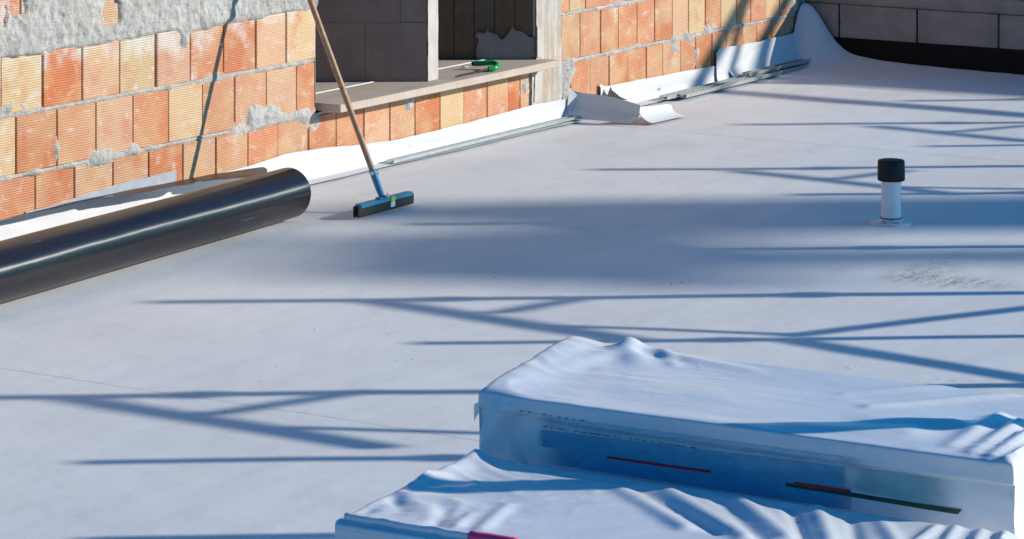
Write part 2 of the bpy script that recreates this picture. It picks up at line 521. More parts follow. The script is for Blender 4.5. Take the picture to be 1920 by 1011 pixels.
# mortar: one rough skin per stretch of wall, recessed in the joints and smeared over the faces
def smear_list():
    L = []
    def at(px, py, rx, rz, amp):
        t = t_at(px); Y = WO.y + WD.y * t
        L.append((t, CAM_H - (py - HORIZON) * Y / FPX, rx, rz, amp))
    for a in ((108, 282, 0.045, 0.085, 0.015), (200, 292, 0.17, 0.05, 0.017), (250, 284, 0.15, 0.04, 0.016), (175, 300, 0.10, 0.05, 0.014),
              (480, 222, 0.10, 0.07, 0.018), (505, 215, 0.13, 0.05, 0.017), (455, 246, 0.08, 0.06, 0.016), (535, 218, 0.14, 0.04, 0.016), (575, 215, 0.10, 0.045, 0.016),
              (345, 70, 0.05, 0.10, 0.016), (20, 205, 0.20, 0.03, 0.016), (60, 75, 0.3, 0.05, 0.016), (400, 148, 0.16, 0.03, 0.015), (180, 385, 0.04, 0.06, 0.012),
              (1290, 68, 0.18, 0.05, 0.017), (1306, 100, 0.05, 0.12, 0.015), (1072, 130, 0.09, 0.13, 0.016), (1330, 55, 0.14, 0.05, 0.016), (1262, 90, 0.14, 0.045, 0.015),
              (1490, 10, 0.07, 0.16, 0.016), (590, 222, 0.06, 0.08, 0.016), (770, 190, 0.06, 0.06, 0.012), (985, 165, 0.06, 0.09, 0.014)):
        at(*a)
    return L
SM = smear_list()
def mortar_skin(t0, t1, z0, z1, step):
    nu = int((t1 - t0) / step) + 1; nv = int((z1 - z0) / step) + 1
    zt = Z0 + 3 * PITCH
    def fn(u, v):
        t = t0 + (t1 - t0) * u; z = z0 + (z1 - z0) * v
        zr = (z - Z0) / PITCH
        jr = round(zr)
        dz = z - (Z0 + jr * PITCH - 0.0093)
        n1 = nz(t * 2.3, z * 2.3, 3.1); n2 = nz(t * 14, z * 14, 5.5); n3 = nz(t * 45, z * 45, 8.8)
        o = -0.024
        wj = 0.0125 + 0.009 * max(0.0, nz(t * 3.5, jr * 5.3, 2.0) + 0.15)
        o += math.exp(-(dz / wj) ** 2) * (0.024 + 0.008 * n2 + 0.006 * nz(t * 6, jr * 3.1, 6.6))
        o += math.exp(-(dz / 0.03) ** 2) * 0.024 * max(0.0, n1 + 0.55 * n2 + 0.25 * nz(t * 30, z * 30, 4.4) + 0.03)
        for (a, b, ra, rb, amp) in SM:
            dd = ((t - a) / ra) ** 2 + ((z - b) / rb) ** 2
            if dd < 4:
                o = max(o, -0.024 + (amp * 1.9) * math.exp(-dd * 0.8) * (1 + 0.55 * n2 + 0.35 * nz(t * 28, z * 28, 7.7)) + 0.003 * n3)
        if t < TL + 0.02 and z > zt - 0.05:
            edge = zt - 0.040 + 0.035 * nz(t * 4, 1.7) + 0.016 * n2
            cover = smooth01((z - edge) / 0.035)
            gapm = smooth01((nz(t * 4.2, z * 6.0, 12.4) + 0.35 * n2 + 0.25 * nz(t * 30, z * 30, 1.2) - 0.27) / 0.08) * smooth01((z - zt - 0.03) / 0.04)
            th = 0.012 + 0.006 * n1 + 0.010 * n2 + 0.007 * n3 + 0.008 * nz(t * 26, z * 26, 3.3) - 0.040 * gapm
            if z > zt + PITCH * 1.15:
                cover *= 1 - 0.8 * smooth01((z - zt - PITCH * 1.15) / 0.1)
            o = o * (1 - cover) + max(o, th) * cover
        o += 0.0015 * n3
        return (t, -o, z)
    vs, fs = grid(nu, nv, fn)
    mesh_obj('mortar', vs, fs, M['mortar'], wall, True)
mortar_skin(-2.6, TL - 0.004, 0.0, 1.16, 0.0095)
mortar_skin(-2.6, TL - 0.004, 1.16, Z0 + ROWS * PITCH, 0.04)
mortar_skin(TL - 0.003, TC0 - 0.04, 0.0, 0.306, 0.0095)
mortar_skin(TC1 + 0.002, TEND, 0.0, 1.16, 0.011)
mortar_skin(TC1 + 0.002, TEND, 1.16, Z0 + ROWS * PITCH, 0.04)
# backing courses behind the bricks
mb = MB()
mb.box((-2.6, 0.115, 0.0), (TL - 0.006, 0.30, Z0 + ROWS * PITCH))
mb.box((TC1 + 0.004, 0.115, 0.0), (TEND - 0.004, 0.30, Z0 + ROWS * PITCH))
mb.box((TL - 0.004, 0.115, 0.0), (TC0 - 0.05, 0.30, 0.300))
mb.build('backing', M['mortar'], wall)
mb = MB(); mb.box((TL - 0.004 - 0.0, 0.0, 0.36), (TL - 0.001, 0.30, Z0 + ROWS * PITCH)); mb.build('jamb_render', M['block'], wall)
mb = MB(); mb.box((-2.6, -0.004, Z0 + ROWS * PITCH + 0.002), (TEND, 0.30, 2.55), 0.006); mb.build('ring_beam', M['column'], wall)
mb = MB(); mb.box((TEND + 0.001, 0.002, 0.0), (TEND + 0.03, 0.30, Z0 + ROWS * PITCH), 0.004); mb.build('end_render', M['mortar'], wall)
# plain grey strip low on the wall, above the loose flap
def fnp(u, v):
    t = 0.15 + 1.0 * u
    top = 0.150 + 0.035 * smooth01(u * 1.3) + 0.004 * nz(t * 9, 2.2)
    return (t, -0.0075 - 0.001 * nz(t * 8, v * 3), 0.10 + (top - 0.10) * v)
vs, fs = grid(40, 4, fnp); mesh_obj('grey_band', vs, fs, M['wall_strip'], wall, True)

# concrete column right of the opening
cc = empty('concrete_column', W(TC0, 0, 0), WALL_ANG)
tag(cc, 'board marked concrete column streaked with brown at the right of the window opening', 'column')
cw = TC1 - TC0
def colf(u, v):
    x = (cw) * u; z = (Z0 + ROWS * PITCH) * v
    wl = -0.045 * (z < 0.30) * (1 - u)
    return (x + wl, -0.006 - 0.004 * nz(x * 14, z * 0.6) - 0.002 * nz(x * 40, z * 30), z)
vs, fs = grid(26, 160, colf); mesh_obj('board_face', vs, fs, M['column'], cc, True)
mb = MB(); mb.box((-0.001, 0.002, 0.36), (cw, 0.30, Z0 + ROWS * PITCH)); mb.box((-0.045, 0.002, 0.0), (cw, 0.115, 0.306)); mb.build('core', M['column'], cc)
def patch(vs2, name, mat, parent, y=-0.011, th=0.006):
    mbp = MB(); n = len(vs2)
    mbp.add([(x, y, z) for x, z in vs2] + [(x, y + th, z) for x, z in vs2],
            [list(range(n))] + [[i, (i + 1) % n, (i + 1) % n + n, i + n] for i in range(n)])
    return mbp.build(name, mat, parent)
patch([(0.0, 0.36), (0.045, 0.36), (0.05, 0.42), (0.02, 0.45), (0.03, 0.5), (0.0, 0.52)], 'plaster_patch', M['plaster'], cc, -0.013)
patch([(-0.03, 0.13), (0.03, 0.15), (0.05, 0.24), (0.04, 0.30), (-0.02, 0.30)], 'plaster_patch', M['plaster'], cc, -0.013)

# stone sill
sill = empty('window_sill', W(TL, 0, 0.312), WALL_ANG)
tag(sill, 'thin grey beige stone sill slab jutting over the low bricks of the opening', 'sill')
SL = TC0 - TL + 0.05
mb = MB(); mb.box((0.035, -0.115, 0.0), (SL, 0.21, 0.037), 0.0035); mb.build('slab', M['sill'], sill)
mb = MB(); mb.box((0.004, 0.222, 0.0), (SL - 0.06, 1.5, 0.0365), 0.002); mb.build('threshold', M['sill'], sill)
mb = MB()
pts = [(0.01 + k * (SL - 0.08) / 30, 0.216 + 0.0015 * nz(k * 1.3, 4), 0.0345) for k in range(31)]
mb.tube(pts, 0.0065, 6); mb.build('caulk_line', M['caulk'], sill, True)

# rooms behind the opening
room = empty('interior', W(0, -0.3, 0), WALL_ANG)
tag(room, kind='structure')
mb = MB()
mb.box((-0.5, 0.31, -0.3), (6.0, 4.0, 0.30)); mb.build('room_floor', M['block'], room)
mb = MB(); mb.box((-0.6, 4.0, -0.3), (6.1, 4.2, 2.6)); mb.build('room_back_wall', M['block'], room)
mb = MB(); mb.box((-0.8, 0.0, -0.3), (-0.6, 4.0, 2.6)); mb.build('room_side_wall', M['block'], room)
mb = MB(); mb.box((6.1, 0.0, -0.3), (6.3, 4.2, 2.6)); mb.build('room_side_wall', M['block'], room)
mb = MB(); mb.box((-0.9, -0.3, 2.56), (6.4, 4.3, 2.8)); mb.build('room_ceiling', M['block'], room)

ZS = 0.349
pc = W(t_at(800), 0.0, ZS)
part = empty('partition_wall', pc, math.pi)      # local x runs left in the picture, y towards the camera is negative
tag(part, 'dark grey block partition with a pale sunlit end standing in the window opening', 'wall')
ew = (W(t_at(819), 0.0, ZS) - pc)
# end face lies in the plane of the brick wall; blocks run back to the left
ex, ey = -ew.x, -ew.y
L0 = [0.0, 0.30, 0.72, 1.15]
for r in range(6):
    z0 = r * 0.29; z1 = z0 + 0.2885
    offs = 0.0 if r % 2 == 0 else 0.17
    xs = [0.0] + [x - offs for x in L0[1:]] + [1.6]
    for a, b in zip(xs[:-1], xs[1:]):
        jj = random.uniform(-0.002, 0.002)
        a2 = a + (0.0 if a == 0 else 0.0009); b2 = b - 0.0009
        x_far = a2 + (ex if a == 0 else 0.0)
        vs = [(a2, jj, z0), (b2, jj, z0), (b2, ey, z0), (x_far, ey, z0), (a2, jj, z1), (b2, jj, z1), (b2, ey, z1), (x_far, ey, z1)]
        mesh_obj('block', vs, [(0, 3, 2, 1), (4, 5, 6, 7), (0, 1, 5, 4), (1, 2, 6, 5), (2, 3, 7, 6), (3, 0, 4, 7)], M['partition'], part)
# rough plaster on the sunlit end
def endf(u, v):
    z = 0.002 + 1.72 * v
    p = Vector((ex * u, ey * u, 0))
    nrm = Vector((-WNO.x, -WNO.y, 0))
    q = p + nrm * (0.008 + 0.003 * nz(u * 2, z * 9) + 0.0015 * nz(u * 9, z * 40))
    return (q.x, q.y, z)
vs, fs = grid(8, 120, endf); mesh_obj('end_plaster', vs, fs, M['plaster'], part, True)

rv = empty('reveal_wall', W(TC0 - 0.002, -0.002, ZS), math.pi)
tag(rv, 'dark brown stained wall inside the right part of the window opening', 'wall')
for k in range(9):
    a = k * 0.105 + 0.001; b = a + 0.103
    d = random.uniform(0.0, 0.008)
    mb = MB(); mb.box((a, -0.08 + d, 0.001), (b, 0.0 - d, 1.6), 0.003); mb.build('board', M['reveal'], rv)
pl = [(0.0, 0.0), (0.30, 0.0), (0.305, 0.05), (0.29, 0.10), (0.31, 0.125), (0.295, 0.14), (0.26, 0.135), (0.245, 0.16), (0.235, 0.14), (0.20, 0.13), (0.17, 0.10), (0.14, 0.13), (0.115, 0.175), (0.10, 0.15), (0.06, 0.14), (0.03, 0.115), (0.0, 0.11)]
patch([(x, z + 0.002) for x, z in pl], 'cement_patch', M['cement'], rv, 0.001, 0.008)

# ------------------------------------------------------------------ parapet of grey blocks
pa = empty('block_parapet', W(TEND + 0.035, 0, 0), WALL_ANG)
tag(pa, 'low grey concrete block parapet with black coated foot at the far roof edge', 'wall')
# local x = along brick wall (away), local -y = out of the brick wall (to the right)
def sp(px):
    c0 = W(TEND + 0.035, 0, 0); u = (px - 960) / FPX
    return (u * c0.y - c0.x) / (WNO.x - WNO.y * u)
sj = [-0.25, sp(1573), sp(1719), sp(1872)]
while sj[-1] < 6.9: sj.append(sj[-1] + 0.505)
for a, b in zip(sj[:-1], sj[1:]):
    mb = MB(); d = random.uniform(-0.002, 0.002)
    mb.box((d, -b + 0.005, 0.165), (0.2, -a - 0.005, 0.362), 0.004)
    mb.build('block', M['block'], pa)
mb = MB(); mb.box((0.012, -6.9, 0.15), (0.19, 0.25, 0.375)); mb.build('mortar_core', M['band'] if 'band' in M else M['black_band'], pa)
mb = MB(); mb.box((-0.006, -6.9, -0.3), (0.2, 0.25, 0.163), 0.003); mb.build('coated_foot', M['black_band'], pa)
def capf(u, v):
    s = -0.25 + 7.15 * u
    prof = [(0.20, 0.365), (0.0, 0.3655), (-0.004, 0.372), (-0.006, 0.40), (-0.003, 0.438), (0.004, 0.452), (0.20, 0.455)]
    k = v * (len(prof) - 1); i = min(int(k), len(prof) - 2); f = k - i
    y = prof[i][0] * (1 - f) + prof[i + 1][0] * f; z = prof[i][1] * (1 - f) + prof[i + 1][1] * f
    return (y + 0.004 * nz(s * 4, z * 20), -s, z + 0.003 * nz(s * 6, 3.3))
vs, fs = grid(160, 13, capf); mesh_obj('mortar_cap', vs, fs, M['block'], pa, True)
mb = MB(); mb.box((-0.012, -6.9, 0.462), (0.22, 0.25, 0.468)); mb.build('metal_coping', M['sticker_white'], pa)

# ------------------------------------------------------------------ membrane at the wall foot
ztopL = [(-2.6, .14), (0, .140), (.73, .150), (1.2, .128), (1.7, .135), (1.95, .152), (2.24, .142), (2.6, .115), (2.89, .10), (3.48, .105), (4.1, .12), (4.47, .112)]
def upstand(name, t0, t1, ztop, o0, label, root, nu=120, foot=0.10):
    prof = [(0.0, 1.0), (0.0, 0.7), (0.001, 0.45), (0.006, 0.22), (0.018, 0.09), (0.045, 0.03), (foot, 0.012)]
    def fn(u, v):
        t = t0 + (t1 - t0) * u
        k = v * (len(prof) - 1); i = min(int(k), len(prof) - 2); f = k - i
        po = prof[i][0] * (1 - f) + prof[i + 1][0] * f; pz = prof[i][1] * (1 - f) + prof[i + 1][1] * f
        zt = ztop(t) + 0.003 * nz(t * 7, 1.1)
        lean = 0.010 * nz(t * 1.8, 5.0) * pz + 0.006 * nz(t * 5, pz * 2)
        z = max(0.011 + floor_z(t, po + o0), pz * zt) if pz < 0.3 else pz * zt
        return (t, -(o0 + po + max(lean, -0.004)), z)
    vs, fs = grid(nu, 25, fn)
    fs = [f[::-1] for f in fs]
    o = mesh_obj(name, vs, fs, M['upstand'], root, True)
    return o
u1 = upstand('membrane_upstand', -2.6, 4.46, lambda t: interp(ztopL, t), 0.014, None, None, 260)
u1.location = WO; u1.rotation_euler = (0, 0, WALL_ANG)
tag(u1, 'bright white membrane strip turned up the brick wall from the black roll past the sill', 'membrane')
u2 = upstand('membrane_upstand', 4.80, 6.14, lambda t: interp([(4.8, .150), (4.86, .132), (5.28, .127), (6.14, .108)], t), 0.014, None, None, 70)
u2.location = WO; u2.rotation_euler = (0, 0, WALL_ANG)
tag(u2, 'white membrane strip turned up the wall behind the bundle of long metal profiles', 'membrane')
u3 = upstand('membrane_upstand', 6.08, 6.75, lambda t: interp([(6.08, .185), (6.13, .205), (6.6, .195), (7.05, .19), (7.20, .185)], t), 0.026, None, None, 70, 0.12)
u3.location = WO; u3.rotation_euler = (0, 0, WALL_ANG)
tag(u3, 'taller white membrane strip crossed by dark shadow bars near the wall corner', 'membrane')

# loose flap folded out over the strip, black side up
fl = empty('loose_flap', W(-0.3, 0.02, 0.13), WALL_ANG)
tag(fl, 'loose membrane flap with black side up curling from the wall behind the black roll', 'membrane')
def flap_pt(u, v, dz):
    t = 0.05 + 2.02 * u              # local, from t=-0.25 .. 1.77
    wtab = [(0, .10), (.35, .12), (.62, .115), (.80, .12), (.93, .13), (1.0, .02)]
    w = interp(wtab, u)
    slope = interp([(0, .27), (.30, .24), (.5, .19), (.75, .10), (.9, -.02), (1, -.35)], u)
    base = interp([(0, .010), (.4, .022), (.8, .006), (1, -.012)], u)
    notch = 0.035 * math.exp(-((u - 0.70) / 0.012) ** 2)
    w = w - notch + 0.004 * nz(t * 11, 3)
    o = w * v
    z = base + slope * o - 0.8 * o * o * (u > 0.4) + 0.004 * nz(t * 5, v * 2)
    return (t, -o, z + dz)
for nm, dz, mt in (('black_side', 0.0012, M['black_memb']), ('white_side', -0.0012, M['upstand'])):
    vs, fs = grid(90, 10, lambda u, v: flap_pt(u, v, dz))
    if dz > 0: fs = [f[::-1] for f in fs]
    mesh_obj(nm, vs, fs, mt, fl, True)

# torn end of the right-hand sheet standing up across the seam
tf = empty('torn_flap', W(4.50, 0.0, 0.0), WALL_ANG)
tag(tf, 'torn white membrane edge standing upright in shade between the two metal profiles', 'membrane')
def torn(u, v, th):
    o = 0.015 + 0.40 * u
    h = interp([(0, .15), (.05, .135), (.15, .128), (.6, .115), (1, .088)], u)
    x = 0.02 * math.sin(u * 3.0) - 0.03 * (1 - u) ** 4 + 0.055 * smooth01(1 - v * 2.2) * -1 + 0.02 * v
    return (x + th, -o, 0.012 + h * v)
vs, fs = grid(40, 14, lambda u, v: torn(u, v, 0.0)); mesh_obj('white_side', vs, fs, M['upstand'], tf, True)
vs, fs = grid(40, 14, lambda u, v: torn(u, v, 0.003)); mesh_obj('black_side', vs, fs, M['black_memb'], tf, True)
def torn_lit(u, v):                 # continues along the seam, turned to the sun
    x = 0.03 + 0.34 * u
    h = interp([(0, .080), (.3, .070), (.8, .062), (.95, .052), (1, .01)], u)
    o = 0.40 + 0.02 * u + 0.085 * (1 - v) ** 2
    return (x, -o, 0.011 + h * v ** 1.4)
vs, fs = grid(30, 14, torn_lit); mesh_obj('curled_edge', vs, fs, M['upstand'], tf, True)
vs, fs = grid(30, 14, lambda u, v: (torn_lit(u, v)[0], torn_lit(u, v)[1] + 0.003, torn_lit(u, v)[2])); mesh_obj('curled_edge_back', vs, fs, M['black_memb'], tf, True)
def wq(px, py, o):
    t = t_at(px); Y = (WO + WD * t).y
    return (t - 4.50, -o, CAM_H - (py - HORIZON) * Y / FPX)
mb = MB()
pp = [(1124, 183), (1127, 172), (1131, 161), (1134, 168), (1150, 181), (1166, 187)]
mb.add([wq(x, y, 0.045) for x, y in pp], [[0, 1, 2, 3, 4, 5]]); mb.build('black_underside', M['black_memb'], tf)
def torn_corner(u, v):
    # little white tongue leaning on the column
    return (-0.055 + 0.05 * u, -0.02 - 0.02 * u - 0.012 * v, 0.05 + (0.13 - 0.05 * u) * v)
vs, fs = grid(6, 8, torn_corner); mesh_obj('corner_tongue', vs, fs, M['upstand'], tf, True)

# big sheet rising into the corner
cs = empty('corner_sheet', W(7.24, 0.0, 0.0), WALL_ANG)
tag(cs, 'large loose white membrane sheet swept up into the corner against the parapet', 'membrane')
def csheet(u, v):
    s = 0.004 + 3.6 * (u ** 2.2)           # along the parapet
    q = 1.00 * v                           # away from the parapet, towards the camera
    ze = 0.255 * math.exp(-(s / 0.185) ** 2.3) + 0.085 * math.exp(-s / 0.45) + 0.022
    wd = 0.11 + 0.07 * math.exp(-s / 0.3) + 0.05 * smooth01(s / 0.4) * math.exp(-s / 0.8)
    f = math.exp(-(q / wd) ** (1.35 + 2.0 * math.exp(-s / 0.10)))
    z = 0.014 + (ze - 0.012) * f
    # lies against the brick wall as a low upturned edge
    zw = 0.185 * math.exp(-(s / 0.055) ** 1.5) * (1 - 0.55 * smooth01((q - 0.5) / 0.5))
    z = max(z, 0.014 + zw) + floor_z(7.24 - q, s) * (1 - f) - 0.020 * smooth01((v - 0.6) / 0.4)
    q2 = 0.012 + q + 0.02 * nz(s * 4, 1.0) * f
    s2 = s
    return (-q2, -s2 - 0.010, z + 0.003 * nz(s * 9, q * 9) * f)
vs, fs = grid(110, 60, csheet); mesh_obj('sheet', vs, fs, M['upstand'], cs, True)
vs, fs = grid(110, 60, lambda u, v: tuple(Vector(csheet(u, v)) + Vector((0.004, 0, -0.004)))); mesh_obj('underside', vs, fs, M['black_memb'], cs, True)

# ------------------------------------------------------------------ metal profiles
def profile_bar(mb, a, b, w, h):
    a = Vector(a); b = Vector(b); d = (b - a).normalized(); s = d.cross(Vector((0, 0, 1))).normalized()
    prof = [(-w/2, 0), (-w/2, h), (-w/2 + 0.004, h), (-w/2 + 0.004, 0.004), (-0.004, 0.004), (-0.004, h * 0.8), (0.004, h * 0.8), (0.004, 0.004), (w/2 - 0.004, 0.004), (w/2 - 0.004, h), (w/2, h), (w/2, 0)]
    n = len(prof)
    vs = [p + s * x + Vector((0, 0, z)) for p in (a, b) for x, z in prof]
    fs = [[i, (i + 1) % n, (i + 1) % n + n, i + n] for i in range(n)] + [list(range(n))[::-1], list(range(n, 2 * n))]
    mb.add(vs, fs)
def bar(name, pts, w, h, label, group=None):
    base = Vector(pts[0])
    mb = MB(); profile_bar(mb, (0, 0, 0), Vector(pts[1]) - base, w, h)
    o = mb.build(name, M['galv']); o.location = base
    tag(o, label, 'metal profile', group)
    return o
bar('metal_profile', (W(2.70, 0.085, 0.017), W(4.50, 0.072, 0.017)), 0.045, 0.014, 'single thin galvanised profile lying along the white upstand below the sill')
bar('metal_profile', (W(5.30, 0.12, 0.018), W(6.75, 0.098, 0.018)), 0.05, 0.02, 'galvanised profile of the bundle, the one nearest to the brick wall', 'bundle of metal profiles')
bar('metal_profile', (W(5.42, 0.175, 0.018), W(6.95, 0.152, 0.018)), 0.045, 0.02, 'galvanised profile of the bundle, the one furthest out on the roof', 'bundle of metal profiles')
bar('metal_profile', (W(6.25, 0.125, 0.040), W(7.02, 0.135, 0.040)), 0.05, 0.02, 'short galvanised profile stacked on top at the far end of the bundle', 'bundle of metal profiles')

# ------------------------------------------------------------------ black membrane roll
ra = G(545, 413); rb = G(0, 572)
ta, oa = to_wall(ra); tb, ob = to_wall(rb)
dirr = (rb - ra).normalized()
RR = 0.108
rl = empty('membrane_roll', (ra.x, ra.y, 0.0), math.atan2(dirr.y, dirr.x))
tag(rl, 'thick black roll of roofing membrane lying along the brick wall', 'membrane roll')
LEN = (rb - ra).length + 1.0
def rollf(u, v):
    x = LEN * u + 0.0; a = 2 * math.pi * v
    r = RR * (1 + 0.012 * nz(x * 1.3, math.cos(a), math.sin(a)) + 0.05 * u) - 0.002 * (v - 0.5)
    rd = 0.012
    if x < rd: r -= rd - math.sqrt(max(0, rd * rd - (rd - x) ** 2))
    return (x, r * math.cos(a), RR * (1 + 0.05 * u) * 1.0 + 0.012 + r * math.sin(a))
us = [0, .0008, .0018, .003, .005] + [0.02 + 0.98 * k / 70 for k in range(71)]
nv = 72
vs = [rollf(u, v / nv) for u in us for v in range(nv + 1)]
fs = [[i * (nv + 1) + j, i * (nv + 1) + j + 1, (i + 1) * (nv + 1) + j + 1, (i + 1) * (nv + 1) + j] for i in range(len(us) - 1) for j in range(nv)]
mesh_obj('outer_layer', vs, fs, M['roll'], rl, True)
mb = MB()                       # spiral of layers at the end
pts = []
for k in range(240):
    a = k * 0.16; r = 0.03 + (RR - 0.034) * k / 239
    pts.append((0.003 + 0.004 * math.sin(k * 0.05), r * math.cos(a), RR + 0.012 + r * math.sin(a)))
vs = []; fs = []
for i, p in enumerate(pts):
    vs += [p, (p[0] + 0.4, p[1], p[2])]
    if i: fs.append([2 * i - 2, 2 * i, 2 * i + 1, 2 * i - 1])
mesh_obj('inner_layers', vs, fs, M['black_memb'], rl, True)

# ------------------------------------------------------------------ squeegee leaning on the wall
qa = G(668, 412); qb = G(770, 385)
qc = (qa + qb) / 2; qd = (qb - qa); ql = qd.length
sq = empty('floor_squeegee', (qc.x, qc.y, 0.008), math.atan2(qd.y, qd.x))
tag(sq, 'blue floor squeegee with long wooden handle leaning against the brick wall', 'squeegee')
# local x along the head, local -y towards the right/camera
h2 = ql / 2
mb = MB()
for y0, y1 in ((-0.020, -0.004), (0.004, 0.020)):
    mb.box((-h2 - 0.006, y0 * 0.8, 0.0), (h2 + 0.006, y1 * 0.8, 0.050), 0.005)
rubber = mb.build('rubber_blade', M['rubber'], sq)
mb = MB(); mb.box((-h2 + 0.012, -0.019, 0.036), (h2 - 0.006, 0.019, 0.056), 0.005)
channel = mb.build('head_channel', M['squeegee_blue'], sq)
top = W(t_at(492), 0.016, 1.43)
Rz = Matrix.Rotation(-math.atan2(qd.y, qd.x), 4, 'Z')
tl = Rz @ (top - Vector((qc.x, qc.y, 0.008)))
bx = -0.012
b0 = Vector((bx, 0.0, 0.058)); hd = (tl - b0).normalized()
s1 = b0 + hd * 0.13
mb = MB(); mb.tube([b0, b0 + hd * 0.04, s1], [0.013, 0.015, 0.0165], 14); socket = mb.build('socket', M['squeegee_blue'], sq, True, 40)
mb = MB(); mb.box((bx - 0.035, -0.016, 0.055), (bx + 0.035, 0.016, 0.063), 0.003); mb.build('bracket', M['squeegee_blue'], sq)
mb = MB(); mb.tube([s1 - hd * 0.03, b0 + hd * ((tl - b0).length + 0.08)], 0.0135, 16); hdl = mb.build('handle', M['wood'], sq, True, 40)
for dv in ((0.020, -0.008, 0), (-0.020, -0.008, 0)):
    p = s1 - hd * 0.012 + Vector(dv)
    mb = MB(); mb.tube([p - Vector(dv).normalized() * 0.010, p + Vector(dv).normalized() * 0.004], [0.008, 0.009], 10); mb.build('screw', M['zinc'], socket, True, 40)
mb = MB(); p = b0 + Vector((0.004, -0.02, 0.012)); mb.tube([p, p + Vector((0.0, -0.010, 0.0))], 0.009, 10); mb.build('screw', M['zinc'], socket, True, 40)
mb = MB(); mb.box((0.028, -0.0215, 0.036), (0.058, -0.0195, 0.057)); mb.build('lime_sticker', M['sticker_lime'], channel)
mb = MB(); mb.box((0.030, -0.0180, 0.012), (0.062, -0.0165, 0.034)); mb.build('white_sticker', M['sticker_white'], rubber)

# ------------------------------------------------------------------ green tool on the sill
gc = G(912, 131, ZS)
gt = empty('green_tool', (gc.x, gc.y, ZS + 0.001))
tag(gt, 'green curved tube handle with a dull brown blade lying on the stone sill', 'hand tool')
mb = MB()
path = [(-0.062, 0.015, 0.028), (-0.03, 0.012, 0.030), (0.010, 0.010, 0.033)]
for k in range(9):
    a = math.radians(90 - k * 22.5)
    path.append((0.024 + 0.030 * math.cos(a), -0.035 + 0.045 * math.sin(a), 0.024 + 0.009 * math.sin(a)))
path.append((0.010, -0.085, 0.015))
mb.tube(path, 0.0135, 16); mb.build('handle', M['green'], gt, True, 50)
mb = MB(); mb.tube([(-0.075, 0.0155, 0.027), (-0.0625, 0.015, 0.028)], 0.0105, 14); mb.build('handle_end', M['rubber'], gt, True, 50)
mb = MB(); mb.add([(0.0, -0.075, 0.012), (0.014, -0.088, 0.012), (-0.145, -0.300, 0.0012), (-0.140, -0.240, 0.0012), (0.0, -0.075, 0.015), (0.014, -0.088, 0.015), (-0.145, -0.300, 0.003), (-0.140, -0.240, 0.003)],
                [(0, 1, 2, 3), (4, 7, 6, 5), (0, 4, 5, 1), (1, 5, 6, 2), (2, 6, 7, 3), (3, 7, 4, 0)]); mb.build('blade', M['rust'], gt)
cp = G(874, 127.5, ZS)
mb = MB(); mb.box((-0.015, -0.01, 0.0), (0.012, 0.012, 0.007), 0.003)
ch = mb.build('plaster_chip', M['chip']); ch.location = cp + Vector((0, 0, 0.001)); ch.rotation_euler = (0.1, 0.05, 0.4)
tag(ch, 'small white plaster chip beside the green tool on the sill', 'debris')

# ------------------------------------------------------------------ vent pipe
vp = G(1671, 420)
vt = empty('vent_pipe', (vp.x, vp.y, 0.0))
tag(vt, 'short white vent pipe with black cap standing on the roof', 'vent pipe')
mb = MB(); mb.lathe([(0.050, 0.006), (0.046, 0.012), (0.0435, 0.03), (0.0425, 0.06), (0.0420, 0.20)], 40); mb.build('pipe', M['pipe'], vt, True, 40)
mb = MB(); mb.lathe([(0.040, 0.186), (0.056, 0.187), (0.0588, 0.190), (0.0585, 0.225), (0.0575, 0.268), (0.0545, 0.2735), (0.045, 0.2755), (0.0, 0.276)], 40); mb.build('cap', M['cap'], vt, True, 50)
mb = MB()
prof = [(0.043, 0.030), (0.047, 0.016), (0.055, 0.0105), (0.085, 0.0085), (0.088, 0.0045), (0.088, 0.0)]
mb.lathe(prof, 48); collar = mb.build('flashing_collar', M['floor'], vt, True, 50)
mb = MB(); mb.tube([(0.0455 * math.cos(a * 0.2618), 0.0455 * math.sin(a * 0.2618), 0.028 + 0.001 * math.sin(a * 1.7)) for a in range(25)], 0.0022, 6); mb.build('sealant_bead', M['rubber'], collar, True)
for k, (a, r) in enumerate(((3.9, 0.058), (4.3, 0.055), (5.2, 0.060))):
    vs, fs = grid(7, 6, lambda u, v: (r * math.cos(a) + 0.016 * (u - .5), r * math.sin(a) + 0.02 * (v - .5), 0.010 + 0.014 * math.sin(u * 3.14) * math.sin(v * 3.14) + 0.003 * nz(u * 5, v * 5, k)))
    mesh_obj('sealant_lump', vs, fs, M['chip'], collar, True)

# ------------------------------------------------------------------ wrapped insulation packs
def ridge_fn(ridges):
    segs = []
    for a, b, w, h0, h1 in ridges:
        segs.append((Vector(a), Vector(b), w, h0, h1))
    def f(x, y):
        s = 0.0
        p = Vector((x, y))
        for a, b, w, h0, h1 in segs:
            d = b - a; l2 = d.length_squared
            k = max(0.0, min(1.0, (p - a).dot(d) / l2))
            dist = (p - (a + d * k)).length
            s += (h0 + (h1 - h0) * k) * math.exp(-(dist / w) ** 2)
        return s
    return f

